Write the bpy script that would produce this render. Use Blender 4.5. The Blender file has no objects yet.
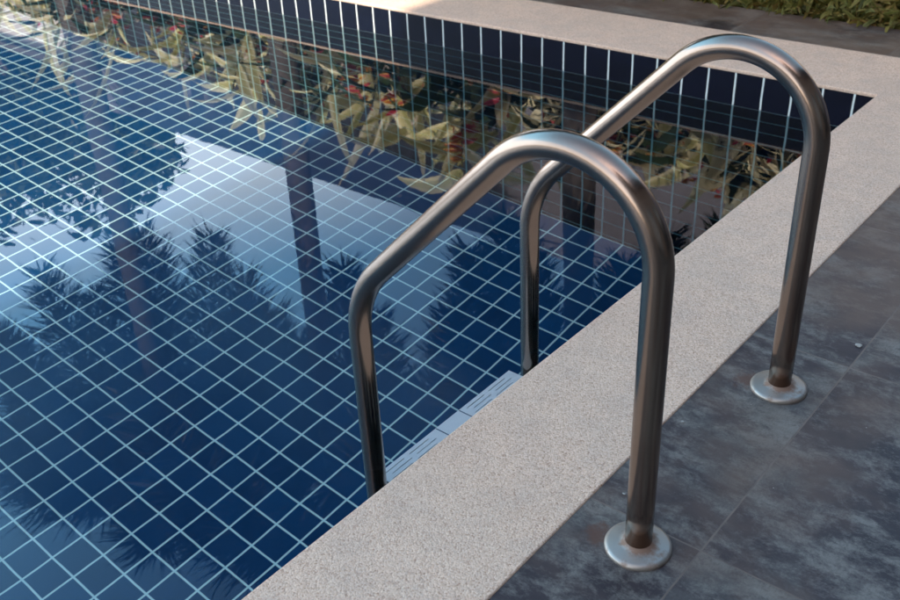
import bpy, bmesh, math, random
from mathutils import Vector, Matrix, noise as mnoise
import mathutils
random.seed(7)
S = 0.1                      # all layout figures are in pool tiles of 10 cm
sc = bpy.context.scene
col = sc.collection

# ---------------------------------------------------------------- camera
cam = bpy.data.cameras.new('camera'); co = bpy.data.objects.new('camera', cam); col.objects.link(co)
co.location = (0.89917, -0.97704, 1.07633)
co.rotation_euler = (1.0332, 0.0422, 0.6917)
cam.sensor_width = 36; cam.lens = 39.42
cam.clip_start = 0.05; cam.clip_end = 3000
cam.dof.use_dof = True; cam.dof.focus_distance = 1.75; cam.dof.aperture_fstop = 9
sc.camera = co

# ---------------------------------------------------------------- light
sunv = Vector((0.54, -0.95, 1.0)).normalized()
elev = math.asin(sunv.z); azim = math.atan2(sunv.x, sunv.y)
w = bpy.data.worlds.new('World'); sc.world = w; w.use_nodes = True
wn = w.node_tree.nodes; wl = w.node_tree.links
bg = wn['Background']; sky = wn.new('ShaderNodeTexSky')
sky.sky_type = 'NISHITA'; sky.sun_disc = False
sky.sun_elevation = elev; sky.sun_rotation = azim
sky.air_density = 1.0; sky.dust_density = 1.5; sky.ozone_density = 1.0
# hazy day: whitish veil, strongest low in the sky
tc_ = wn.new('ShaderNodeTexCoord'); sx_ = wn.new('ShaderNodeSeparateXYZ'); wl.new(tc_.outputs['Generated'], sx_.inputs[0])
mr_ = wn.new('ShaderNodeMapRange'); mr_.inputs[1].default_value = .50; mr_.inputs[2].default_value = 1.1; mr_.inputs[3].default_value = .95; mr_.inputs[4].default_value = .05
wl.new(sx_.outputs[2], mr_.inputs[0])
hz_ = wn.new('ShaderNodeMix'); hz_.data_type = 'RGBA'; # and brightest towards the open side of the garden
ma_ = wn.new('ShaderNodeMapRange'); ma_.interpolation_type = 'SMOOTHSTEP'
for i_, v_ in ((1, -.52), (2, -.80), (3, .32), (4, 1.0)): ma_.inputs[i_].default_value = v_
wl.new(sx_.outputs[0], ma_.inputs[0])
mm_ = wn.new('ShaderNodeMath'); mm_.operation = 'MULTIPLY'; wl.new(mr_.outputs[0], mm_.inputs[0]); wl.new(ma_.outputs[0], mm_.inputs[1])
wl.new(mm_.outputs[0], hz_.inputs[0]); 
bl_ = wn.new('ShaderNodeMix'); bl_.data_type = 'RGBA'; bl_.blend_type = 'MULTIPLY'; bl_.inputs[0].default_value = 1; wl.new(sky.outputs[0], bl_.inputs[6]); bl_.inputs[7].default_value = (2.2, 2.0, 1.85, 1)
wl.new(bl_.outputs[2], hz_.inputs[6])
hc_ = wn.new('ShaderNodeValToRGB'); wl.new(sx_.outputs[2], hc_.inputs[0])
hc_.color_ramp.elements[0].position = .37; hc_.color_ramp.elements[0].color = (.62, .82, 1, 1)
hc_.color_ramp.elements[1].position = .47; hc_.color_ramp.elements[1].color = (.15, .48, .82, 1)
hs_ = wn.new('ShaderNodeVectorMath'); hs_.operation = 'SCALE'; hs_.inputs[3].default_value = 38; wl.new(hc_.outputs[0], hs_.inputs[0]); wl.new(hs_.outputs[0], hz_.inputs[7])
wl.new(hz_.outputs[2], bg.inputs[0]); bg.inputs[1].default_value = 0.08
sl = bpy.data.lights.new('sun', 'SUN'); sl.energy = 5.0; sl.angle = math.radians(0.5); sl.color = (1, .95, .87)
so = bpy.data.objects.new('sun', sl); col.objects.link(so)
so.rotation_euler = sunv.to_track_quat('Z', 'Y').to_euler(); so.location = (3, 2, 9)
sl.cycles.is_caustics_light = True
sc.view_settings.view_transform = 'Standard'; sc.view_settings.look = 'None'
sc.view_settings.gamma = 1; sc.view_settings.exposure = 1.0
sc.view_settings.use_curve_mapping = False
sc.view_settings.use_white_balance = True; sc.view_settings.white_balance_temperature = 7500; sc.view_settings.white_balance_tint = 18
sc.render.engine = 'CYCLES'
sc.cycles.caustics_refractive = True; sc.cycles.caustics_reflective = False
sc.cycles.max_bounces = 12; sc.cycles.transmission_bounces = 8
sc.cycles.sample_clamp_indirect = 4
sc.cycles.blur_glossy = 0.3

# ---------------------------------------------------------------- material helpers
class N:
    def __init__(s, name):
        s.m = bpy.data.materials.new(name); s.m.use_nodes = True
        s.t = s.m.node_tree; s.t.nodes.clear()
        s.out = s.t.nodes.new('ShaderNodeOutputMaterial')
    def n(s, typ, ins=None, **kw):
        nd = s.t.nodes.new('ShaderNode' + typ)
        for k, v in kw.items(): setattr(nd, k, v)
        for k, v in (ins or {}).items():
            if isinstance(v, bpy.types.NodeSocket): s.t.links.new(v, nd.inputs[k])
            else: nd.inputs[k].default_value = v
        return nd
    def math(s, op, a, b=0.0, c=None, clamp=False):
        d = {0: a, 1: b}
        if c is not None: d[2] = c
        nd = s.n('Math', d, operation=op); nd.use_clamp = clamp
        return nd.outputs[0]
    def mix(s, f, a, b, bt='MIX'):
        nd = s.n('Mix', data_type='RGBA', blend_type=bt)
        for i, v in ((0, f), (6, a), (7, b)):
            if isinstance(v, bpy.types.NodeSocket): s.t.links.new(v, nd.inputs[i])
            elif i == 0: nd.inputs[0].default_value = v
            else: nd.inputs[i].default_value = (*v[:3], 1)
        return nd.outputs[2]
    def ramp(s, f, stops, interp='LINEAR'):
        nd = s.n('ValToRGB', {0: f}); cr = nd.color_ramp; cr.interpolation = interp
        while len(cr.elements) < len(stops): cr.elements.new(.5)
        for e, (p, c) in zip(cr.elements, stops):
            e.position = p; e.color = (*c, 1) if not isinstance(c, (int, float)) else (c, c, c, 1)
        return nd.outputs[0]
    def noise(s, vec, scale, detail=4, rough=.55, dist=0):
        return s.n('TexNoise', {'Vector': vec, 'Scale': scale, 'Detail': detail, 'Roughness': rough, 'Distortion': dist}).outputs[0]
    def pos(s, scale=(1, 1, 1), loc=(0, 0, 0)):
        g = s.n('NewGeometry')
        return s.n('Mapping', {0: g.outputs['Position'], 1: loc, 3: scale}).outputs[0]
    def obj(s, scale=(1, 1, 1)):
        g = s.n('TexCoord'); return s.n('Mapping', {0: g.outputs['Object'], 3: scale}).outputs[0]
    def bump(s, h, strength=.3, dist=.01):
        return s.n('Bump', {'Height': h, 'Strength': strength, 'Distance': dist}).outputs[0]
    def bsdf(s, **kw):
        ins = {}
        for k, v in kw.items():
            k = k.replace('_', ' ')
            if k in ('Base Color',) and not isinstance(v, bpy.types.NodeSocket): v = (*v[:3], 1)
            ins[k] = v
        b = s.n('BsdfPrincipled', ins)
        s.t.links.new(b.outputs[0], s.out.inputs[0]); return b

def gridline(N_, x, spacing, off, half, soft):
    """1 on a grout line, 0 in the tile: distance to nearest line at off + k*spacing"""
    u = N_.math('SUBTRACT', x, off); u = N_.math('DIVIDE', u, spacing)
    r = N_.math('SUBTRACT', u, N_.math('ROUND', u)); d = N_.math('MULTIPLY', N_.math('ABSOLUTE', r), spacing)
    return N_.n('MapRange', {0: d, 1: half + soft, 2: half, 3: 0.0, 4: 1.0}).outputs[0]

def mat_pool():
    m = N('glazed_navy_mosaic')
    g = m.n('NewGeometry'); sp = m.n('SeparateXYZ', {0: g.outputs['Position']}); nn = m.n('SeparateXYZ', {0: g.outputs['Normal']})
    wob = m.noise(m.pos((1, 1, 1)), 4, 3); wob = m.math('MULTIPLY', m.math('SUBTRACT', wob, .5), .009)
    X = m.math('ADD', sp.outputs[0], wob); Y = m.math('ADD', sp.outputs[1], wob); Z = sp.outputs[2]
    h, so_ = .0027, .0011
    gx = gridline(m, X, S, -1.66962, h, so_); gy = gridline(m, Y, S, 2.12508 , h, so_); gz = gridline(m, Z, S, -.130 , h, so_); gz = m.math('MULTIPLY', gz, m.math('MULTIPLY', m.math('LESS_THAN', Z, -.123), .6))
    ax = m.math('ABSOLUTE', nn.outputs[0]); ay = m.math('ABSOLUTE', nn.outputs[1]); az = m.math('ABSOLUTE', nn.outputs[2])
    inv = lambda a: m.math('SUBTRACT', 1.0, m.math('ROUND', a))
    gx = m.math('MULTIPLY', gx, inv(ax)); gy = m.math('MULTIPLY', gy, inv(ay)); gz = m.math('MULTIPLY', gz, inv(az))
    line = m.math('MAXIMUM', gx, m.math('MAXIMUM', gy, gz))
    # per-tile variation
    fl = m.n('VectorMath', {0: m.n('VectorMath', {0: g.outputs['Position'], 1: (1.66962 + .0, -2.12508, 1.554)}, operation='ADD').outputs[0], 1: (S, S, S)}, operation='DIVIDE').outputs[0]
    fl = m.n('VectorMath', {0: fl}, operation='FLOOR').outputs[0]
    wn_ = m.n('TexWhiteNoise', {0: fl}).outputs[0]
    flo = m.math('ROUND', az)                                                   # floor painted bluer than the walls, for the blue of sunlit water
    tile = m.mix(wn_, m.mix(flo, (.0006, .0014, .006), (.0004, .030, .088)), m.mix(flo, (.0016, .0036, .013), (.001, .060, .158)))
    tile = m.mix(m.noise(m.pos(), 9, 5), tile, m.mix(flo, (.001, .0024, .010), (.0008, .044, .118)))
    gr = m.mix(m.noise(m.pos(), 25, 5), (.50, .60, .59), (.68, .74, .71))
    wet = m.n('MapRange', {0: Z, 1: -.135, 2: -.125, 3: 1.0, 4: 0.0}).outputs[0]      # below the waterline the grout colour carries the water's teal tint
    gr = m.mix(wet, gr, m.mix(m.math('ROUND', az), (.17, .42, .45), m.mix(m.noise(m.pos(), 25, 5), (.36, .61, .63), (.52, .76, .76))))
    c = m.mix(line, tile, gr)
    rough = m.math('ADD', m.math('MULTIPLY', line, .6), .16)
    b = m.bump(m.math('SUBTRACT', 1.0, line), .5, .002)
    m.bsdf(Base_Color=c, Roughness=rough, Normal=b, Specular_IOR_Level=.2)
    return m.m

def mat_water():
    m = N('clear_water')
    n1 = m.noise(m.pos((1, 1.3, 1)), 3.2, 3, .5)
    h = m.math('MULTIPLY', n1, 1.0)
    # rings of ripple that spread from the two ladder legs
    for (x, y) in ((-.158, 0), (-.158, .4973)):
        g = m.n('NewGeometry')
        d = m.n('VectorMath', {0: g.outputs['Position'], 1: (x, y, -.125)}, operation='DISTANCE').outputs[1]
        w_ = m.math('SINE', m.math('MULTIPLY', d, 500))
        f = m.n('MapRange', {0: d, 1: .02, 2: .075, 3: .10, 4: 0}).outputs[0]
        h = m.math('ADD', h, m.math('MULTIPLY', w_, f))
    bp = m.bump(h, .022, .012)
    fr = m.n('Fresnel', {'IOR': 1.333, 'Normal': bp}).outputs[0]
    refr = m.n('BsdfRefraction', {'Color': (.95, .99, 1.0, 1), 'Roughness': 0.0, 'IOR': 1.333})
    gl = m.n('BsdfGlossy', {'Color': (1, 1, 1, 1), 'Roughness': 0.0, 'Normal': bp})
    mx = m.n('MixShader', {0: fr, 1: refr.outputs[0], 2: gl.outputs[0]})
    m.t.links.new(mx.outputs[0], m.out.inputs[0]); return m.m

def mat_coping():
    m = N('washed_pebble_concrete')
    v = m.n('TexVoronoi', {'Vector': m.pos(), 'Scale': 360.0})
    sp = m.n('SeparateColor', {0: v.outputs['Color']})
    c = m.ramp(sp.outputs[0], [(0, (.36, .185, .11)), (.25, (.60, .385, .265)), (.6, (.77, .535, .385)), (1, (.90, .68, .51))])
    v2 = m.noise(m.pos(), 220, 3, .7)
    c = m.mix(m.ramp(v2, [(.35, 0), (.7, 1)]), c, (.68, .49, .38))
    big = m.noise(m.pos(), 3.5, 5, .6)
    c = m.mix(m.math('MULTIPLY', m.ramp(big, [(.35, 0), (.7, 1)]), .35), c, (.48, .37, .29), 'MIX')
    fine = m.noise(m.pos(), 12, 6, .65)
    c = m.mix(m.ramp(fine, [(.3, .22), (.55, 0)]), c, (.30, .27, .25))
    h = m.math('SUBTRACT', 1.0, v.outputs['Distance'])
    m.bsdf(Base_Color=c, Roughness=.85, Normal=m.bump(h, .5, .0014), Specular_IOR_Level=.3)
    return m.m

def mat_deck():
    m = N('slate_look_porcelain')
    g = m.n('NewGeometry'); sp = m.n('SeparateXYZ', {0: g.outputs['Position']})
    X, Y = sp.outputs[0], sp.outputs[1]
    wob = m.math('MULTIPLY', m.math('SUBTRACT', m.noise(m.pos(), 40, 3), .5), .0016)
    gx1 = gridline(m, m.math('ADD', X, wob), .587, .473, .0011, .0009)
    gx2 = gridline(m, m.math('ADD', X, wob), .587, -.695, .0025, .0015)
    far = m.math('GREATER_THAN', Y, 2.53)
    gx = m.n('Mix', {0: far, 2: gx1, 3: gx2}).outputs[0]
    gy = m.math('MULTIPLY', gridline(m, m.math('ADD', Y, wob), .587, .048, .0009, .0008), m.math('SUBTRACT', 1.0, far))
    line = m.math('MAXIMUM', gx, gy)
    # each tile shifts its print
    cell = m.n('CombineXYZ', {0: m.math('FLOOR', m.math('DIVIDE', m.math('SUBTRACT', X, .473), .587)), 1: m.math('FLOOR', m.math('DIVIDE', m.math('SUBTRACT', Y, .048), .587)), 2: 0.0})
    rnd = m.n('TexWhiteNoise', {0: cell.outputs[0]}).outputs[1]
    off = m.n('VectorMath', {0: rnd, 1: (3, 3, 3)}, operation='MULTIPLY').outputs[0]
    P = m.n('VectorMath', {0: m.pos((2.4, 4.4, 1)), 1: off}, operation='ADD').outputs[0]
    a = m.noise(P, .62, 10, .68, .35)
    c = m.ramp(a, [(.38, (.020, .015, .022)), (.47, (.048, .042, .052)), (.52, (.09, .105, .112)), (.60, (.24, .30, .30))])
    P2 = m.n('VectorMath', {0: m.pos((7, 11, 1)), 1: off}, operation='ADD').outputs[0]
    b_ = m.noise(P2, 1.3, 10, .80, .15)
    c = m.mix(m.ramp(b_, [(.47, 0), (.60, .8)]), c, (.25, .30, .30))
    c = m.mix(m.ramp(m.noise(P2, 3.6, 9, .85, .4), [(.50, 0), (.62, .75)]), c, (.030, .027, .036))
    wv = m.noise(m.pos((260, 120, 1)), 1, 3, .7)
    c = m.mix(m.ramp(wv, [(.45, 0), (.6, .22)]), c, (.03, .028, .04))
    br = m.noise(m.pos((1, 1, 1), (3, 1, 0)), 3.3, 4, .6)
    br = m.math('ADD', br, m.n('MapRange', {0: Y, 1: .35, 2: 1.1, 3: 0.0, 4: .16}).outputs[0])
    c = m.mix(m.ramp(br, [(.50, 0), (.70, .65)]), c, (.17, .135, .11))
    # worn specks of lime
    sp2 = m.n('TexVoronoi', {'Vector': m.pos(), 'Scale': 22.0}); 
    c = m.mix(m.ramp(sp2.outputs['Distance'], [(.0, 1), (.018, .9), (.03, 0)]), c, (.5, .55, .55))
    # rust bleeding out from beside both flanges
    for (x, y) in ((.338, -.012), (.338, .488)):
        q = m.n('VectorMath', {0: g.outputs['Position'], 1: (x, y, 0)}, operation='DISTANCE').outputs[1]
        q = m.math('ADD', q, m.math('MULTIPLY', m.math('SUBTRACT', m.noise(m.pos(), 60, 5, .7), .5), .07))
        c = m.mix(m.n('MapRange', {0: q, 1: .012, 2: .030, 3: .85, 4: 0}).outputs[0], c, (.12, .065, .045))
    c = m.mix(line, c, m.mix(m.noise(m.pos(), 30, 4), (.07, .07, .07), (.26, .25, .235)))
    c = m.mix(1.0, c, (.80, .63, .56), 'MULTIPLY')
    ro = m.ramp(a, [(.3, .42), (.7, .62)])
    h = m.math('ADD', m.math('MULTIPLY', wv, .5), m.math('MULTIPLY', line, -1.5))
    m.bsdf(Base_Color=c, Roughness=ro, Normal=m.bump(h, .25, .0012))
    return m.m

def mat_steel(rough=.27, name='brushed_stainless', base=(.31, .24, .20)):
    m = N(name)
    n1 = m.noise(m.obj((12, 12, 12)), 1, 5, .6)
    str_ = m.noise(m.obj((260, 260, 6)), 1, 3, .6)
    c = m.mix(m.ramp(n1, [(.4, 0), (.7, .4)]), base, tuple(x*.72*y for x, y in zip(base, (1.05, .96, .9))))
    ro = m.math('ADD', m.math('MULTIPLY', n1, .08), rough - .09)
    m.bsdf(Base_Color=c, Metallic=1.0, Roughness=ro, Anisotropic=.35, Normal=m.bump(str_, .05, .001))
    return m.m

def mat_flange():
    m = N('worn_steel_with_rust')
    n1 = m.noise(m.obj((40, 40, 40)), 1, 6, .65)
    tc = m.n('TexCoord'); d = m.n('VectorMath', {0: m.n('VectorMath', {0: tc.outputs['Object'], 1: (1, 1, 0)}, operation='MULTIPLY').outputs[0]}, operation='LENGTH').outputs[1]
    near = m.n('MapRange', {0: d, 1: .021, 2: .036, 3: .32, 4: .0}).outputs[0]
    rim = m.n('MapRange', {0: d, 1: .042, 2: .050, 3: .0, 4: .12}).outputs[0]
    f = m.ramp(m.math('ADD', m.math('ADD', n1, near), rim), [(.60, 0), (.80, .75)])
    c = m.mix(f, (.34, .32, .29), (.20, .09, .045))
    mt = m.math('SUBTRACT', .75, m.math('MULTIPLY', f, .7))
    m.bsdf(Base_Color=c, Metallic=mt, Roughness=m.math('ADD', .42, m.math('MULTIPLY', f, .4)), Normal=m.bump(n1, .1, .001))
    return m.m

def mat_simple(name, c1, c2, scale=8, rough=.7, bump=.2, bd=.004, spec=.5):
    m = N(name); n1 = m.noise(m.pos(), scale, 6, .6)
    c = m.mix(m.ramp(n1, [(.3, 0), (.7, 1)]), c1, c2)
    m.bsdf(Base_Color=c, Roughness=rough, Normal=m.bump(n1, bump, bd), Specular_IOR_Level=spec); return m.m

def mat_leaf(name, stops, rough=.4, trans=.4):
    """colour by the leaf's own number and its place across the blade (attribute rnd / rim)"""
    m = N(name)
    a = m.n('Attribute', attribute_name='rnd').outputs['Fac']
    b = m.n('Attribute', attribute_name='rim').outputs['Fac']
    c = m.ramp(a, stops[0])
    c2 = m.ramp(a, stops[1])
    st = m.noise(m.obj((1, 1, 1)), 30, 4, .6)
    f = m.math('ADD', b, m.math('MULTIPLY', m.math('SUBTRACT', st, .5), .9))
    cc = m.mix(m.ramp(f, [(.40, 0), (.58, 1)]), c, c2)
    p = m.n('BsdfPrincipled', {'Base Color': cc, 'Roughness': rough, 'Specular IOR Level': .4})
    t = m.n('BsdfTranslucent', {'Color': cc})
    mx = m.n('MixShader', {0: trans, 1: p.outputs[0], 2: t.outputs[0]})
    m.t.links.new(mx.outputs[0], m.out.inputs[0]); return m.m

M = {}
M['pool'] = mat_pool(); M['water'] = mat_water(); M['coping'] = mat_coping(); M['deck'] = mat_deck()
M['steel'] = mat_steel(); M['flange'] = mat_flange()
M['soil'] = mat_simple('garden_soil', (.05, .035, .025), (.10, .075, .05), 20, .95, .6, .02)
M['render'] = mat_simple('grey_render', (.21, .22, .28), (.27, .275, .33), 3, .9, .2)
M['cap'] = mat_simple('concrete_cap', (.22, .23, .28), (.28, .28, .33), 6, .9, .2)
M['white'] = mat_simple('whitewash', (.66, .65, .64), (.80, .79, .78), 4, .9, .2)
M['trunk'] = mat_simple('palm_bark', (.045, .042, .045), (.12, .105, .105), 14, .85, .5, .01)
M['bark'] = mat_simple('tree_bark', (.07, .055, .045), (.16, .13, .10), 18, .9, .6, .01)
M['shaft'] = mat_simple('palm_crownshaft', (.10, .15, .06), (.20, .24, .11), 6, .5, .1)
M['wood'] = mat_simple('brown_timber_cladding', (.06, .036, .026), (.11, .065, .045), 5, .6, .3)
M['roof'] = mat_simple('dark_roof_slab', (.10, .085, .08), (.16, .14, .13), 5, .8, .2)
M['dark'] = mat_simple('dark_window_frame', (.02, .02, .022), (.035, .035, .04), 8, .4, .05)
M['rubber'] = mat_simple('black_rubber', (.01, .01, .01), (.025, .025, .025), 60, .6, .2, .001)
M['stem'] = mat_simple('plant_stem', (.05, .07, .025), (.12, .11, .05), 30, .6, .1)
M['crumb'] = mat_simple('pale_crumb', (.22, .22, .20), (.34, .34, .32), 300, .8, .2, .001)
m_ = N('window_glass'); m_.bsdf(Base_Color=(.02, .025, .03), Roughness=.05); M['pane'] = m_.m
m_ = N('white_plastic')
n_ = m_.noise(m_.obj((30, 30, 30)), 1, 6, .65)
m_.bsdf(Base_Color=m_.mix(m_.ramp(n_, [(.45, 0), (.8, .6)]), (.95, .95, .95), (.86, .87, .88)), Roughness=.45, Normal=m_.bump(n_, .1, .001)); M['plastic'] = m_.m
m_ = N('slot_shadow_grey'); m_.bsdf(Base_Color=(.12, .17, .24), Roughness=.6); M['slot'] = m_.m
M['palm'] = mat_leaf('foxtail_leaf', ([(0, (.010, .020, .012)), (1, (.026, .042, .020))], [(0, (.03, .05, .02)), (1, (.07, .10, .04))]), .5, .25)
M['broad'] = mat_leaf('broad_leaf', ([(0, (.025, .05, .02)), (1, (.07, .11, .04))], [(0, (.04, .07, .025)), (1, (.10, .14, .05))]), .4, .3)
M['varieg'] = mat_leaf('variegated_leaf', ([(0, (.015, .035, .016)), (.5, (.04, .08, .02)), (.6, (.52, .54, .16)), (1, (.84, .80, .52))],
                                          [(0, (.02, .045, .018)), (.44, (.04, .08, .025)), (.5, (.55, .50, .16)), (.6, (.84, .80, .36)), (1, (.95, .94, .82))]), .4, .22)
M['cream'] = mat_leaf('cream_tipped_leaf', ([(0, (.012, .028, .018)), (1, (.035, .06, .03))], [(0, (.78, .72, .48)), (1, (.92, .88, .68))]), .4, .2)
M['flower'] = mat_leaf('red_bract', ([(0, (.40, .02, .04)), (.5, (.55, .03, .10)), (1, (.60, .18, .03))], [(0, (.60, .06, .15)), (1, (.80, .55, .10))]), .45, .3)
M['pale_flower'] = mat_leaf('pale_petal', ([(0, (.60, .48, .50)), (.5, (.78, .74, .70)), (1, (.80, .62, .62))], [(0, (.75, .70, .66)), (1, (.85, .82, .76))]), .5, .35)
M['lowleaf'] = mat_leaf('ground_cover_leaf', ([(0, (.035, .04, .01)), (.5, (.13, .14, .03)), (1, (.28, .22, .05))], [(0, (.09, .10, .03)), (.6, (.22, .19, .05)), (1, (.24, .12, .05))]), .6, .3)

# ---------------------------------------------------------------- mesh helpers (tiles -> metres on build)
class MB:
    def __init__(s): s.v = []; s.f = []; s.a = []; s.r = []; s.sm = []
    def face(s, pts, rnd=0.5, rims=None, smooth=False):
        b = len(s.v); s.v += [tuple(p) for p in pts]; s.f.append(tuple(range(b, b + len(pts))))
        s.a += [rnd] * len(pts); s.r += (rims or [0.0] * len(pts)); s.sm.append(smooth)
    def add(s, vs, fs, rnd=.5, rims=None, smooth=False):
        b = len(s.v); s.v += [tuple(p) for p in vs]; s.f += [tuple(b + i for i in f) for f in fs]
        s.a += [rnd] * len(vs); s.r += (rims or [0.0] * len(vs)); s.sm += [smooth] * len(fs)
    def box(s, x0, x1, y0, y1, z0, z1):
        v = [(x, y, z) for z in (z0, z1) for y in (y0, y1) for x in (x0, x1)]
        s.add(v, [(0, 2, 3, 1), (4, 5, 7, 6), (0, 1, 5, 4), (2, 6, 7, 3), (0, 4, 6, 2), (1, 3, 7, 5)])
    def tube(s, pts, rad, seg=10, cap=True, smooth=True, rnd=.5):
        pts = [Vector(p) for p in pts]; n = len(pts)
        rad = rad if isinstance(rad, (list, tuple)) else [rad] * n
        t0 = (pts[1] - pts[0]).normalized(); up = t0.orthogonal().normalized()
        vs = []; fs = []
        for i, p in enumerate(pts):
            t = (pts[min(i+1, n-1)] - pts[max(i-1, 0)]).normalized()
            up = (up - t * up.dot(t)).normalized(); sd = t.cross(up)
            for k in range(seg):
                a = 2 * math.pi * k / seg; vs.append(p + (up * math.cos(a) + sd * math.sin(a)) * rad[i])
        for i in range(n - 1):
            for k in range(seg):
                k2 = (k + 1) % seg; fs.append((i*seg+k, i*seg+k2, (i+1)*seg+k2, (i+1)*seg+k))
        if cap: fs.append(tuple(range(seg - 1, -1, -1))); fs.append(tuple((n-1)*seg + k for k in range(seg)))
        s.add(vs, fs, rnd, None, smooth)
    def lathe(s, prof, c=(0, 0), seg=64, smooth=True):
        vs = []; fs = []
        for r, z in prof:
            for k in range(seg):
                a = 2*math.pi*k/seg; vs.append((c[0] + r*math.cos(a), c[1] + r*math.sin(a), z))
        for i in range(len(prof)-1):
            for k in range(seg):
                k2 = (k+1) % seg; fs.append((i*seg+k, i*seg+k2, (i+1)*seg+k2, (i+1)*seg+k))
        s.add(vs, fs, .5, None, smooth)
    def leaf(s, base, d, side, L, W, droop, rnd, tip=.0, nseg=5, fold=.15, rimtip=False):
        """one lance-shaped blade: centre line bends down, two rows of quads meeting at the midrib"""
        d = Vector(d).normalized(); side = (Vector(side) - d * Vector(side).dot(d)).normalized()
        p = Vector(base); L1 = L / nseg; vs = []; rm = []
        for i in range(nseg + 1):
            t = i / nseg; wd = W * .5 * (math.sin(math.pi * min(1, (t * .92 + .08)) ** .8) if t < 1 else .02)
            nrm = side.cross(d).normalized()
            vs += [p + side * wd + nrm * fold * wd, p, p - side * wd + nrm * fold * wd]
            e = t if rimtip else 0
            rm += ([min(1, .95*t + .1)] * 3 if rimtip else [1.0, 0.0, 1.0])
            d = (d + Vector((0, 0, -droop / nseg))).normalized(); side = (side - d * side.dot(d)).normalized()
            p = p + d * L1
        fs = []
        for i in range(nseg):
            a = i * 3; fs += [(a, a+1, a+4, a+3), (a+1, a+2, a+5, a+4)]
        s.add(vs, fs, rnd, rm, True)
    def build(s, name, mat, parent=None, attrs=False, loc=None):
        """verts are in tiles, world position; loc is the origin in tiles"""
        o0 = Vector(loc) if loc is not None else Vector((0, 0, 0))
        me = bpy.data.meshes.new(name)
        me.from_pydata([((x-o0.x)*S, (y-o0.y)*S, (z-o0.z)*S) for x, y, z in s.v], [], s.f)
        me.polygons.foreach_set('use_smooth', s.sm)
        if attrs:
            for nm, dat in (('rnd', s.a), ('rim', s.r)):
                at = me.attributes.new(nm, 'FLOAT', 'POINT'); at.data.foreach_set('value', dat)
        me.materials.append(mat); me.update()
        o = bpy.data.objects.new(name, me); col.objects.link(o)
        if parent:
            o.parent = parent
            o.location = (o0 * S) - (parent.get('_o') and Vector(parent['_o']) or Vector((0, 0, 0)))
        else: o.location = o0 * S
        return o

def bevel(o, w_, seg=2):
    b = o.modifiers.new('bevel', 'BEVEL'); b.width = w_; b.segments = seg; b.limit_method = 'ANGLE'; return o
def tag(o, label=None, cat=None, group=None, kind=None):
    for k, v in (('label', label), ('category', cat), ('group', group), ('kind', kind)):
        if v: o[k] = v
    return o
def thing(name, loc, label, cat, group=None):
    o = bpy.data.objects.new(name, None); o.empty_display_size = .1; col.objects.link(o)
    o.location = Vector(loc) * S; tag(o, label, cat, group); origin[o.name] = Vector(loc); return o
origin = {}
def part(mb, name, mat, parent, attrs=False):
    """child mesh whose verts were written in world tiles"""
    r = parent; off = Vector((0, 0, 0))
    while r is not None:
        if r.name in origin: off = origin[r.name]; break
        r = r.parent
    me_o = mb.build(name, mat, None, attrs, off); me_o.location = (0, 0, 0); me_o.parent = parent
    return me_o

YW, WC, YC = 21.2508, 2.8118, 25.3162    # far pool wall, coping width, far coping's outer edge
XL, YS = -80.7, -78.75                   # left and near ends of the pool
ZW, ZF = -1.25, -15.5414

# ---------------------------------------------------------------- setting
def ring(mb, x0, x1, y0, y1, X0, X1, Y0, Y1, z0, z1):
    """frame between inner rectangle and outer rectangle"""
    i = [(x0, y0), (x1, y0), (x1, y1), (x0, y1)]; o = [(X0, Y0), (X1, Y0), (X1, Y1), (X0, Y1)]
    v = [(x, y, z) for z in (z0, z1) for (x, y) in i + o]; f = []
    for k in range(4):
        k2 = (k+1) % 4
        f += [(8+k, 12+k, 12+k2, 8+k2)[::1], (k, k2, 4+k2, 4+k), (k, 8+k, 8+k2, k2), (4+k, 4+k2, 12+k2, 12+k)]
    mb.add(v, f)
b = MB()
v = [(XL, YS, -.12), (0, YS, -.12), (0, YW, -.12), (XL, YW, -.12), (XL, YS, ZF), (0, YS, ZF), (0, YW, ZF), (XL, YW, ZF)]
b.add(v, [(4, 5, 6, 7), (0, 1, 5, 4), (1, 2, 6, 5), (2, 3, 7, 6), (3, 0, 4, 7)])
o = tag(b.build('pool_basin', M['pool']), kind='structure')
b = MB(); b.face([(XL+.01, YS+.01, ZW), (-.01, YS+.01, ZW), (-.01, YW-.01, ZW), (XL+.01, YW-.01, ZW)], smooth=True)
water = tag(b.build('water', M['water']), kind='structure')
water.cycles.is_caustics_caster = True; o.cycles.is_caustics_receiver = True
b = MB(); ring(b, XL, 0, YS, YW, XL-WC, WC, YS-WC, YC, -.13, 0)
coping = tag(b.build('pool_coping', M['coping']), kind='structure'); bevel(coping, .004, 3)
b = MB(); ring(b, XL-WC, WC, YS-WC, YC, XL-20, 70, YS-20, 28.72, -.5, -.03)
deck = tag(b.build('pool_deck', M['deck']), kind='structure')
b = MB(); ring(b, XL-20.0, 70, YS-20, 28.72, -6000, 6000, -6000, 6000, -3, -.25)
tag(b.build('ground', M['soil']), kind='structure')

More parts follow.
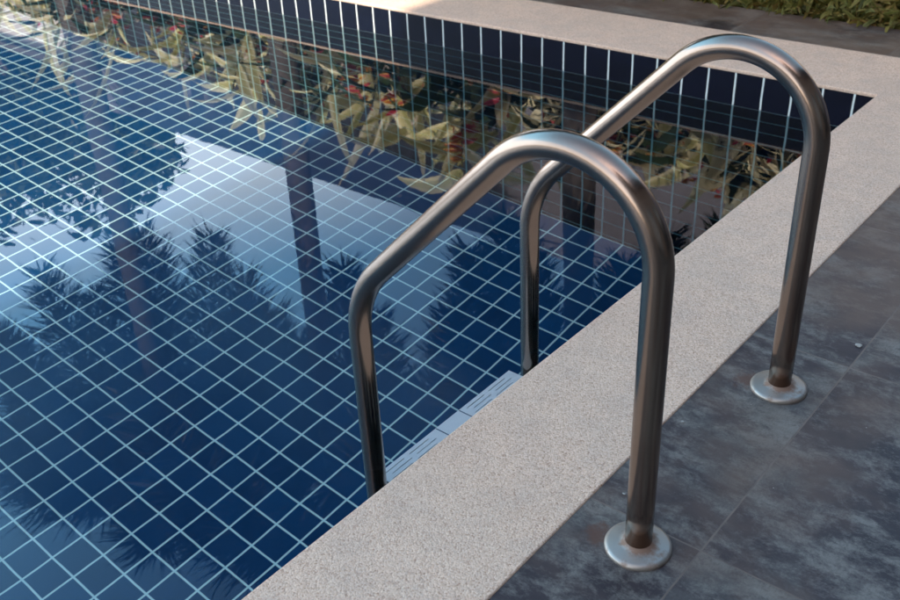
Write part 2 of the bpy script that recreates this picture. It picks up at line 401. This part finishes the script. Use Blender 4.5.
# ---------------------------------------------------------------- pool ladder
ladder = thing('pool_ladder', (3.95, 0, 0), 'brushed stainless steel pool ladder with two arched grab rails bolted to the dark deck', 'pool ladder')
R = .202
def rail_pts(y, dx=0.0):
    xp, xi, r, c = 3.95, -1.60, 1.42, 4.07
    xc = xp - r; zc = xc + c - math.sqrt(2) * r
    pts = [(xp, y, z) for z in (-.02, .8, 1.6, 2.6, 3.4, zc - .3)]
    for k in range(0, 31):
        a = math.radians(135 * k / 30); pts.append((xc + r*math.cos(a), y, zc + r*math.sin(a)))
    r2 = 2.0; # lower bend: 45 degrees from the slope to the upright
    # tangent length
    tl = r2 * math.tan(math.radians(22.5)); cx_, cz_ = xi, xi + c
    ax_, az_ = cx_ + tl*math.cos(math.pi/4), cz_ + tl*math.sin(math.pi/4)
    lx, lz = pts[-1][0], pts[-1][2]
    for k in range(1, 6): pts.append((lx + (ax_-lx)*k/6, y, lz + (az_-lz)*k/6))
    bx, bz = xi + r2, cz_ - tl
    for k in range(0, 13):
        a = math.radians(135 + 45*k/12); pts.append((bx + r2*math.cos(a), y, bz + r2*math.sin(a)))
    for z in (bz - .5, 0.5, -.5, -1.5, -4, -8, -12): pts.append((xi, y, z))
    return pts
for y in (0, 4.973):
    b = MB(); b.tube(rail_pts(y), R, 40)
    rl = part(b, 'rail', M['steel'], ladder)
    b = MB()
    b.lathe([(.50, -.03), (.505, .0), (.49, .035), (.44, .055), (.30, .075), (.24, .09), (.215, .12), (.20, .125)], (0, 0), 72)
    fl = b.build('flange', M['flange']); fl.parent = ladder; fl.location = ((0)*S, y*S, 0)
    b = MB(); b.tube([(-1.60, y, -12.0), (-1.60, y, -12.45)], .25, 24); part(b, 'rubber_foot', M['rubber'], rl)
# moulded treads between the uprights; slots are recessed into the top
def tread(z):
    x0, x1, y0, y1 = -1.93, -1.05, .33, 4.64
    bm = bmesh.new()
    b = MB(); t = .10
    def slab(a0, a1, c0, c1, zz0=z-.35, zz1=z): b.box(a0, a1, c0, c1, zz0, zz1)
    # slots laid as dark cut lines: build top out of strips with gaps between
    rows = []
    xs = [x0]
    slots = []
    lw = .035
    for grp0, grp1 in ((y0+.12, y0+1.62), (y1-1.62, y1-.12)):
        for r in range(6):
            xx = x0 + .09 + r*.115
            sh = .10 * (r % 2)
            for k in range(2):
                a = grp0 + sh + k*.74; slots.append((xx, xx+lw*.6, a, min(a+.58, grp1+.1)))
    # strip grid
    xsplit = sorted({x0, x1, *[s_[0] for s_ in slots], *[s_[1] for s_ in slots]})
    for i in range(len(xsplit)-1):
        a0, a1 = xsplit[i], xsplit[i+1]
        cuts = sorted((s_[2], s_[3]) for s_ in slots if abs(s_[0]-a0) < 1e-6)
        y = y0
        for c0, c1 in cuts:
            b.face([(a0, y, z), (a1, y, z), (a1, c0, z), (a0, c0, z)])
            b.face([(a0, c0, z-.12), (a1, c0, z-.12), (a1, c1, z-.12), (a0, c1, z-.12)])
            for q0, q1 in (((a0, c0), (a1, c0)), ((a1, c0), (a1, c1)), ((a1, c1), (a0, c1)), ((a0, c1), (a0, c0))):
                b.face([(q0[0], q0[1], z), (q1[0], q1[1], z), (q1[0], q1[1], z-.12), (q0[0], q0[1], z-.12)])
            y = c1
        b.face([(a0, y, z), (a1, y, z), (a1, y1, z), (a0, y1, z)])
    for q0, q1 in (((x0, y0), (x1, y0)), ((x1, y0), (x1, y1)), ((x1, y1), (x0, y1)), ((x0, y1), (x0, y0))):
        b.face([(q0[0], q0[1], z), (q1[0], q1[1], z), (q1[0], q1[1], z-.4), (q0[0], q0[1], z-.4)])
    b.face([(x0, y0, z-.4), (x1, y0, z-.4), (x1, y1, z-.4), (x0, y1, z-.4)])
    st = part(b, 'step', M['plastic'], ladder)
    for yy in (y0 + 1.78, y1 - 1.78):
        c = MB(); c.box(x0+.02, x1-.02, yy-.012, yy+.012, z+.002, z+.012); part(c, 'seam', M['slot'], st)
    for yy, s_ in ((y0, -1), (y1, 1)):
        k = MB(); k.tube([(-1.5, yy - s_*.1, z-.2), (-1.5, yy + s_*.15, z-.2)], .12, 12); part(k, 'bolt', M['rubber'], st)
for z in (-2.4, -5.2, -8.0): tread(z)

# ---------------------------------------------------------------- boundary wall
WY = 48.0
wall = thing('boundary_wall', (-60, WY, 0), 'long grey rendered garden wall behind the planting bed, seen mirrored in the water', 'wall')
b = MB(); b.box(-260, 66, WY, WY+2, -1, 23.2); part(b, 'wall_face', M['render'], wall)
b = MB(); b.box(-260.5, 66.5, WY-.08, WY+2.1, 23.2, 24.4); part(b, 'coping_cap', M['cap'], wall)

shed = thing('garden_shed', (-112, 45, 0), 'low whitewashed garden shed against the wall beyond the leftmost palm', 'shed')
b = MB(); b.box(-150, -86, 43, 47.9, -1, 16.5); part(b, 'wall', M['white'], shed)
b = MB(); b.box(-151, -85, 42.2, 47.9, 16.5, 17.3); part(b, 'roof', M['roof'], shed)
# ---------------------------------------------------------------- unseen building, added and shaped so its eaves shade the near side
HX, HZ = 30.3, 90.0
unseen_house = thing('unseen_house', (40, 0, 0), 'unseen timber clad building beside the deck, added with wide eaves to cast the shade', 'unseen_house')
b = MB(); b.box(40, 110, -160, -60, -1, HZ-.05); part(b, 'wall', M['wood'], unseen_house)
b = MB(); b.box(40, 110, -59.9, 110, -1, 46); part(b, 'wall', M['wood'], unseen_house)
b = MB(); b.box(HX, 115, -165, -54, HZ, HZ+3); part(b, 'roof', M['roof'], unseen_house)
b = MB(); b.box(HX, 115, -53.9, 115, 46.05, 48.5); part(b, 'roof', M['roof'], unseen_house)
for y in (-110, -70, -30, 10, 50):
    b = MB(); b.box(39.4, 39.95, y, y+24, 1, 25)
    wnd = part(b, 'window', M['pane'], unseen_house)
    c = MB()
    c.box(39.0, 39.9, y-1, y, 0, 26); c.box(39.0, 39.9, y+24, y+25, 0, 26); c.box(39.0, 39.9, y, y+24, 25, 26); c.box(39.0, 39.38, y+11.5, y+12.5, 1, 25)
    part(c, 'frame', M['dark'], wnd)

# ---------------------------------------------------------------- foxtail palms
def palm(x, y, h, r0, r1, lean, nf, L, label, seed, a0=0.0, dr=1.0):
    rs = random.Random(seed)
    t = thing('palm_tree', (x, y, -.3), label, 'palm tree', 'palms behind the pool')
    tx, ty = x + lean[0], y + lean[1]
    pts = []; rad = []
    n = 26
    for i in range(n+1):
        q = i/n; pts.append((x + lean[0]*q*q, y + lean[1]*q*q, -.4 + (h+.4)*q)); rad.append((r0 + (r1-r0)*q) * (1 + .012*(i % 2)))
    b = MB(); b.tube(pts, rad, 14); part(b, 'trunk', M['trunk'], t)
    b = MB(); b.tube([(tx, ty, h), (tx, ty, h+2.5), (tx, ty, h+5.5), (tx, ty, h+7.5)], [r1*1.12, r1*1.2, r1*.8, .25], 14); part(b, 'crownshaft', M['shaft'], t)
    for k in range(nf):
        az = a0 + 2*math.pi*k/nf + rs.uniform(-.2, .2)
        el = rs.uniform(-.1, .9); Lf = L * rs.uniform(.85, 1.12)
        d = Vector((math.cos(az)*math.cos(el), math.sin(az)*math.cos(el), math.sin(el)))
        p = Vector((tx, ty, h + 6.0)); b = MB(); ns = 30; pp = [p.copy()]; dd = []
        sidew = rs.uniform(-.15, .15)
        for i in range(ns):
            dd.append(d.copy()); p = p + d*(Lf/ns); pp.append(p.copy())
            d = (d + Vector((sidew*.1*math.cos(az+1.57), sidew*.1*math.sin(az+1.57), -.088*dr*rs.uniform(.7, 1.2)))).normalized()
        b.tube(pp, [.22*(1-.85*i/ns) for i in range(ns+1)], 6)
        for i in range(4, ns):
            dv = dd[i]; u = dv.orthogonal().normalized(); v_ = dv.cross(u)
            env = (.35 + .65*math.sin(math.pi*min(1, (i-3)/(ns-4))**.7*.92+.1))
            for j in range(30):
                an = rs.uniform(0, 6.283); out = (u*math.cos(an) + v_*math.sin(an))
                ld = (dv*rs.uniform(.25, .95) + out).normalized()
                base = pp[i] + dv*rs.uniform(0, Lf/ns)
                LL = rs.uniform(2.8, 5.6)*env*L/19; wd = rs.uniform(.06, .115)
                sd = ld.cross(Vector((rs.uniform(-1, 1), rs.uniform(-1, 1), rs.uniform(-1, 1)))).normalized()*wd
                mid = base + ld*LL*.55; tip = base + ld*LL + Vector((0, 0, -.25*LL*rs.random()))
                b.add([base - sd*.4, base + sd*.4, mid + sd, tip, mid - sd], [(0, 1, 2, 3, 4)], rs.random(), [rs.random()]*5)
        part(b, 'frond', M['palm'], t, True)
palm(-39.2, 30.6, 35, .90, .80, (-.3, 0), 18, 20, 'tall foxtail palm with a slim straight dark trunk, mirrored nearest mid pool', 3, .3, 1.15)
palm(-63.5, 30.6, 43, 1.2, .85, (-1.2, 0), 19, 23, 'tall foxtail palm with a pinkish grey trunk, leftmost palm in the water', 11, .1, 1.1)
palm(-17.0, 30.8, 19, .95, .8, (.3, 0), 14, 15, 'short foxtail palm mirrored between the two steel handrails', 21, .5, 1.1)

# ---------------------------------------------------------------- broadleaf trees
def tree(x, y, h, cr, label, seed, nl=5200, low=.25, ls=1.0, sx=1.0):
    rs = random.Random(seed)
    t = thing('broadleaf_tree', (x, y, -.3), label, 'tree', 'trees along the garden wall')
    b = MB(); b.tube([(x, y, -.5), (x+.5, y, h*.25), (x-.4, y+.3, h*.5), (x, y, h*.8)], [1.5, 1.2, .8, .2], 10)
    cl = []
    for k in range(26):
        while True:
            p = Vector((rs.uniform(-1, 1), rs.uniform(-1, 1), rs.uniform(-1, 1)))
            if p.length < 1: break
        zc = h*(low + (1-low)*.5); hz = h*(1-low)*.5
        c = Vector((x + p.x*cr*.8*sx, y + p.y*cr*.7, zc + p.z*hz*.85)); cl.append((c, rs.uniform(.18, .36)*cr))
        b.tube([(x, y, max(h*.2, c.z*.55)), ((x+c.x)/2, (y+c.y)/2, c.z*.8), tuple(c)], [.5, .3, .08], 6)
    part(b, 'trunk', M['bark'], t)
    b = MB()
    for i in range(nl):
        c, r = rs.choice(cl); v_ = Vector((rs.gauss(0, 1), rs.gauss(0, 1), rs.gauss(0, 1))).normalized()*r*rs.uniform(.45, 1.12)
        p = c + v_; d = Vector((rs.gauss(0, 1), rs.gauss(0, 1), rs.gauss(-.3, .7)))
        b.leaf(p, d, Vector((rs.gauss(0, 1), rs.gauss(0, 1), rs.gauss(0, 1))), rs.uniform(1.0, 2.1)*ls, rs.uniform(.5, .9)*ls, .6, rs.random(), nseg=2)
    part(b, 'crown', M['broad'], t, True)
tree(-128, 60, 52, 24, 'dense dark broadleaf tree left of the palms, its crown hanging over the wall', 5, 8000, ls=1.5)
tree(-106, 41, 36, 12, 'lower bushy tree in front of the garden wall beside the leftmost palm', 6, 4500, .5)
tree(-165, 52, 48, 24, 'wide broadleaf tree furthest left along the garden wall', 9, 4200)

# ---------------------------------------------------------------- planting bed
def plant(name, x, y, h, kind, label, cat, seed, group):
    rs = random.Random(seed); t = thing(name, (x, y, -.25), label, cat, group)
    st = MB(); lf = MB(); fw = MB(); pf = MB()
    ns = rs.randint(5, 7)
    for k in range(ns):
        a = 2*math.pi*k/ns + rs.uniform(-.4, .4); rr = rs.uniform(.1, 1.0)
        bx, by = x + rr*math.cos(a), y + rr*math.sin(a)
        bright = rs.random() < .55
        hh = h*(rs.uniform(.55, .8) if bright else rs.uniform(.4, .75)); ox, oy = math.cos(a)*hh*rs.uniform(.05, .25), math.sin(a)*hh*rs.uniform(.05, .25)
        P = [Vector((bx + ox*q*q, by + oy*q*q, -.25 + hh*q)) for q in (0, .25, .5, .75, 1)]
        st = MB(); st.tube(P, [.13, .12, .10, .08, .05], 6); part(st, 'stem', M['stem'], t)
        nlv = rs.randint(5, 8); fan = rs.uniform(0, 6.283)
        for j in range(nlv):
            q = .45 + .55*j/(nlv-1); i = min(3, int(q*4)); f = q*4 - i; p = P[i].lerp(P[i+1], f)
            la = fan + rs.uniform(-1.0, 1.0) + (3.14 if j % 3 == 0 else 0)
            el = rs.uniform(.5, 1.4) if bright else rs.uniform(-.2, 1.0)
            d = Vector((math.cos(la)*math.cos(el), math.sin(la)*math.cos(el), math.sin(el)))
            sd = Vector((1, rs.uniform(-.6, .3), rs.uniform(-.3, .3))) if bright else Vector((-math.sin(la), math.cos(la), rs.uniform(-.6, .6)))
            L = rs.uniform(4.0, 7.0)*(h/12)**.5
            if kind == 'varieg': lf.leaf(p, d, sd, L, rs.uniform(.65, 1.25), rs.uniform(.2, 2.0), rs.uniform(.5, 1)**.6 if bright else rs.uniform(0, .45), nseg=8, fold=.3)
            else: lf.leaf(p, d, sd, L, rs.uniform(1.0, 1.8), rs.uniform(.2, 1.6), rs.random(), nseg=8, fold=.25, rimtip=bright)
        if rs.random() < .75:      # a hanging or upright flower head of small bracts
            p = P[3] if rs.random() < .5 else P[2]; fh = MB()
            dirn = Vector((math.cos(a)*.6, math.sin(a)*.6, rs.choice((-.9, .7))))
            for j in range(9):
                q = p + dirn*(.28*j); s_ = rs.choice((-1, 1))
                fh.leaf(q, Vector((math.cos(a+1.5*s_), math.sin(a+1.5*s_), rs.uniform(-.3, .7))), (0, 0, 1), rs.uniform(.7, 1.2), rs.uniform(.3, .45), .3, rs.random(), nseg=3)
            part(fh, 'flower', M['flower'], t, True)
    for k in range(45):
        p = Vector((x + rs.gauss(0, 1.6), y - .6 + rs.gauss(0, 1.1), rs.uniform(2.0, 8.5)))
        tgt = pf if rs.random() < .55 else fw
        for j in range(3): tgt.leaf(p, (rs.gauss(0, 1), rs.gauss(0, 1), rs.gauss(0, .8)), (rs.gauss(0, 1), rs.gauss(0, 1), rs.gauss(0, 1)), rs.uniform(.3, .6), rs.uniform(.15, .3), .5, rs.random(), nseg=2)
    for k in range(260 if x > -30 else 120):
        p = Vector((x + rs.gauss(0, 1.8), y + rs.gauss(0, 1.2), rs.uniform(0, 1)*(6.5 if x > -30 else 5.0)))
        lf.leaf(p, (rs.gauss(0, 1), rs.gauss(0, 1), rs.gauss(.2, .6)), (rs.gauss(0, 1), rs.gauss(0, 1), rs.gauss(0, 1)), rs.uniform(1.0, 2.4), rs.uniform(.4, .8), .9, rs.random()*.3, nseg=3)
    part(lf, 'foliage', M[kind], t, True)
    tag(part(fw, 'red_blossom', M['flower'], t, True), kind='stuff'); tag(part(pf, 'pale_blossom', M['pale_flower'], t, True), kind='stuff')
px = -86.0; i = 0; rs = random.Random(4)
while px < 3:
    kind = 'varieg' if (px < -24 or i % 3 == 0) else 'cream'
    y = rs.uniform(31.8, 34.4)
    h = rs.uniform(9.5, 14.0) if px < -24 else rs.uniform(8.5, 11.5)
    if -50 < px < -20: h *= 1.12
    if px > -14: h *= .8; y += 1.6
    nth = ('leftmost', 'second from left', 'third from left', 'fourth from left', 'fifth from left', 'sixth from left', 'seventh from left', 'eighth from left', 'ninth from left', 'tenth from left', 'eleventh from left', 'twelfth from left', 'thirteenth from left', 'fourteenth from left', 'fifteenth from left', 'sixteenth from left', 'seventeenth from left', 'eighteenth from left', 'nineteenth from left', 'twentieth from left', 'twenty first from left', 'twenty second from left', 'twenty third from left', 'twenty fourth from left')[min(i, 23)]
    lbl = ('plant with long yellow and green leaves behind the pool, ' if kind == 'varieg' else 'plant with dark cream tipped leaves behind the pool, ') + nth
    plant('flowering_plant', px, y, h, kind, lbl, 'plant', 100 + i, 'flowering plants in the bed behind the pool')
    px += rs.uniform(3.0, 5.0) if px > -58 else rs.uniform(5, 9); i += 1

# low ground cover along the deck edge: uncountable
b = MB(); rs = random.Random(33)
for k in range(15000):
    x = rs.uniform(-92, 9) if k % 2 else rs.uniform(-16, 6); y = 28.9 + abs(rs.gauss(0, 2.2)); 
    hgt = rs.uniform(.3, 1.5) * (1 if y > 29.4 else .5)
    p = Vector((x, y, -.28 + rs.uniform(0, hgt)))
    b.leaf(p, (rs.gauss(0, .8), rs.gauss(-.1, .8), rs.uniform(-.1, 1.3)), (rs.gauss(0, 1), rs.gauss(0, 1), rs.gauss(0, 1)), rs.uniform(.35, 1.2), rs.uniform(.08, .26), rs.uniform(.3, 2), rs.random(), nseg=3)
tag(b.build('ground_cover', M['lowleaf'], None, True), 'low yellow green ground cover along the far edge of the deck', 'ground cover', kind='stuff')

# ---------------------------------------------------------------- crumbs on the deck
for (x, y, r, lb) in ((4.60, 7.15, .055, 'small pale crumb on the dark deck beyond the far flange'),
                      (3.05, 3.05, .022, 'tiny white fleck on the dark deck close to the pebble coping'),
                      (3.2, .85, .022, 'tiny white fleck on the deck beside the nearer flange')):
    bm = bmesh.new(); bmesh.ops.create_icosphere(bm, subdivisions=2, radius=r*S)
    for v_ in bm.verts:
        k = 1 + .5*mnoise.noise(v_.co*200 + Vector((x, y, 0))); v_.co = Vector((v_.co.x*k*1.3, v_.co.y*k, v_.co.z*k*.4))
    me = bpy.data.meshes.new('crumb'); bm.to_mesh(me); bm.free(); me.materials.append(M['crumb'])
    o = bpy.data.objects.new('crumb', me); col.objects.link(o); o.location = (x*S, y*S, -.0008); tag(o, lb, 'crumb', 'pale crumbs on the deck')
